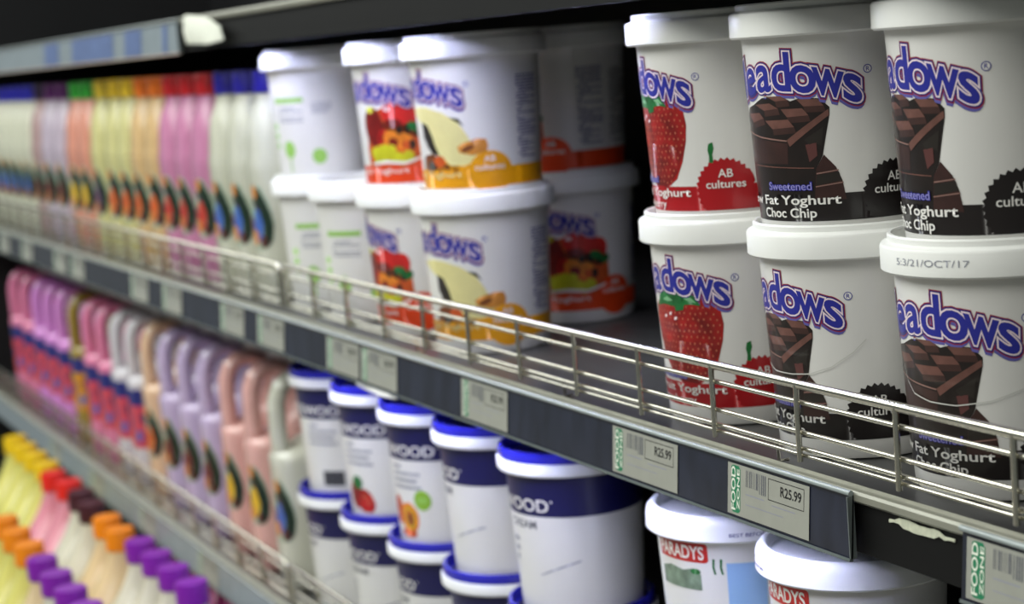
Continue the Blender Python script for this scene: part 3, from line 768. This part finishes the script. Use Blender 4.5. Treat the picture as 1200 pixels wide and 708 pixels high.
# ------------------------------------------------------------------ price tags
def tag_map(u, v, l):      # millimetres on the sloping ticket strip
    return (u / 1000, -(.0006 + (-v / 1000 + .0012) * .085) - l, v / 1000)
def price_tag(full=True, h=31., wdt=86., blank=None):
    t = empty('price_tag')
    P = Print(); P.poly(rect(0, wdt, -1 - h, -1), blank or paper_m, 0); P.build('card', t, tag_map, step=0, lift=.0004)
    if blank: return t
    P = Print(); P.poly([(4, -3), (6, -2), (12, -2), (14, -4), (14, -29), (12, -30.5), (6, -30.5), (4, -29)], I_teal, 1); lg = P.build('logo_patch', t, tag_map, step=0, lift=.0004)
    P = Print()
    P.text('FOOD', -13, 13, -3, 4.4, paper_w, 2, .02); P.text('ZONE', -12, 12, -7.6, 2.8, paper_w, 2, .02)
    P.rotate(0, 0)
    P.items = [([(x + 5.6, y - 16) for x, y in pp], F, mt, l) for pp, F, mt, l in P.items]
    P.build('logo_lettering', t, tag_map, step=0, lift=.0004)
    P = Print(); random.seed(2); u = 20
    while u < 42:
        wd = random.choice((.4, .7, 1.1)); P.poly(rect(u, u + wd, -13 if u < 34 else -15, -3), I_grey, 1); u += wd + random.choice((.5, .8, 1.3))
    P.build('barcode', t, tag_map, step=0, lift=.0004)
    P = Print()
    for r in (rect(44, 81, -4, -3.5), rect(44, 81, -16.4, -15.9), rect(44, 44.5, -16.4, -3.5), rect(80.5, 81, -16.4, -3.5)): P.poly(r, I_black, 1)
    P.text('R25.99', 57, 78, -12, 5.6, I_black, 2, .016)
    P.poly(rect(48, 72, -19.4, -18.7), I_lgrey, 1); P.poly(rect(20, 40, -18, -17.2), I_lgrey, 1); P.poly(rect(20, 60, -24, -23.4), I_lgrey, 1)
    P.build('price_lettering', t, tag_map, step=0, lift=.0004)
    return t
PT = price_tag()
PTB = None
GT = 'price tags in the ticket strips'
first = True
for x, lab in ((-.329, 'price tag printed R25.99 below the strawberry yoghurt tubs'), (-.183, 'price tag printed R25.99 below the chocolate yoghurt tubs'), (-.582, 'price tag below the gap right of the yellow-band tubs'),
               (-.898, 'left one of the two adjoining price tags below the mixed-fruit tubs'), (-.806, 'right one of the two adjoining price tags below the mixed-fruit tubs'), (-1.112, 'price tag above the white jug, left of the adjoining pair'),
               (.040, 'price tag at the right edge, beyond the bare black shelf front')):
    t = PT if first else copy_tree(PT); first = False
    t.location = (x, -.0088, 0); tag(t, lab, 'price tag', GT)
for i, x in enumerate((-1.247, -1.496, -1.655, -2.02, -2.14, -2.4, -2.6)):
    t = copy_tree(PT); t.location = (x, -.0088, 0); tag(t, 'blurred price tag above the lower handled jugs, %s to the left of the white jug' % ORD[i], 'price tag', GT)
for i, x in enumerate((-1.46, -1.75, -2.05, -2.35)):
    t = copy_tree(PT); t.location = (x, -.0088, LZ); tag(t, 'blurred price tag on the lowest ticket strip, %s from the right' % ORD[i], 'price tag', GT)
card_blue = mat('card_blue', (92, 112, 158), .4, noise=.15, scale=40, coat=.3)
for i, (a, b) in enumerate(((-2.04, -1.94), (-1.852, -1.612), (-1.551, -1.468), (-1.371, -1.350))):
    t = price_tag(False, 31, (b - a) * 1000, card_blue); t.location = (a, -.0088, .311)
    tag(t, 'blue card in the upper ticket strip, %s from the left' % ORD[i], 'price tag', 'blue cards in the upper ticket strip')

# torn paper and loose labels
def paper(name, pts, thick, mt, label, cat):
    """sheet with thickness from a grid of points"""
    n = len(pts); k = len(pts[0]); v = []; f = []
    for s in (0, thick):
        for row in pts:
            for (x, y, z) in row: v.append((x, y + s, z))
    N = n * k
    for i in range(n - 1):
        for j in range(k - 1):
            a, b, c, d = i * k + j, i * k + j + 1, (i + 1) * k + j + 1, (i + 1) * k + j
            f.append((a, b, c, d)); f.append((N + d, N + c, N + b, N + a))
    ring = [i for i in range(k)] + [i * k + k - 1 for i in range(1, n)] + [(n - 1) * k + j for j in range(k - 2, -1, -1)] + [i * k for i in range(n - 2, 0, -1)]
    for a, b in zip(ring, ring[1:] + ring[:1]): f.append((a, N + a, N + b, b))
    c = Vector((sum(p[0] for p in v) / len(v), sum(p[1] for p in v) / len(v), min(p[2] for p in v)))
    o = obj(name, [Vector(p) - c for p in v], f, mt, None, True, angle=40); o.location = c
    return tag(o, label, cat)
rnd = random.Random(4)
xs = [-.030 + i * .0042 for i in range(14)]
paper('torn_label', [[(x, -.0056, -.0045 - (rnd.uniform(0, .0012) if 1 < i < 11 else rnd.uniform(.002, .004))) for i, x in enumerate(xs)], [(x, -.0058, -.0080) for i, x in enumerate(xs)],
                     [(x, -.0057, -.0108 + (rnd.uniform(0, .0010) if 2 < i < 10 else rnd.uniform(.0015, .003))) for i, x in enumerate(xs)]], .0005, mat('paper_cream', (205, 208, 186), .6, noise=.12, scale=300),
      'torn white scrap of label stuck on the bare black shelf front', 'paper scrap')
xs = [-.815 + i * .0125 for i in range(9)]
paper('paper_edge', [[(x, -.0145 - .0015 * math.sin(i), -.0350) for i, x in enumerate(xs)], [(x, -.0150, -.0365 - .0025 * math.sin(math.pi * i / 8)) for i, x in enumerate(xs)]], .0005, mat('paper_glow', (250, 250, 250), .4),
      'thin white paper edge poking out under the ticket strip above the navy-banded tubs', 'paper scrap')
xs = [-1.262 + i * .02 for i in range(8)]
paper('curled_label', [[(x, -.0135 - .002 * math.sin(i * 1.1), .317 - .0004 * i * i) for i, x in enumerate(xs)], [(x, -.0165 - .003 * math.sin(i * .9), .300) for i, x in enumerate(xs)], [(x, -.0140, .283 + .0008 * abs(i - 4)) for i, x in enumerate(xs)]], .0006, paper_w,
      'curled white label hanging on the black upper shelf front', 'paper scrap')

# ------------------------------------------------------------------ lamps under the shelf fronts
def lamp(x0, x1, z, power, lipz, label, tint=(205, 210, 255)):
    s = empty('shelf_lamp', ((x0 + x1) / 2, .003, z)); tag(s, label, 'lamp', 'tube lamps under the shelf fronts')
    h = (x1 - x0) / 2
    em = mat('tube_glow_%d' % tint[0], (255, 255, 255), .4, emit=(tint, power))
    tube('tube', [(-h + .015, 0, 0), (h - .015, 0, 0)], .0034, em, s, 12)
    wm = mat('lamp_white', (200, 200, 200), .4)
    box('holder', -h, -h + .015, -.0042, .0042, -.0042, .0072, wm, s); box('holder', h - .015, h, -.0042, .0042, -.0042, .0072, wm, s)
    if lipz: box('added_shield', -h, h, .0046, .0053, lipz, .0072, black_m, s)  # unseen strip added to keep tube light off lid tops and rear tubs
lamp(-1.20, -.28, .311 - .0265, 62, -.0052, 'tube lamp under the upper shelf front over the stacked tubs')
lamp(-2.95, -1.22, .311 - .0265, 15, -.0052, 'tube lamp under the upper shelf front over the capped jugs', (245, 245, 235))
lamp(-1.05, -.04, -.0265, 60, -.0070, 'tube lamp under the middle shelf front over the navy-banded tubs')
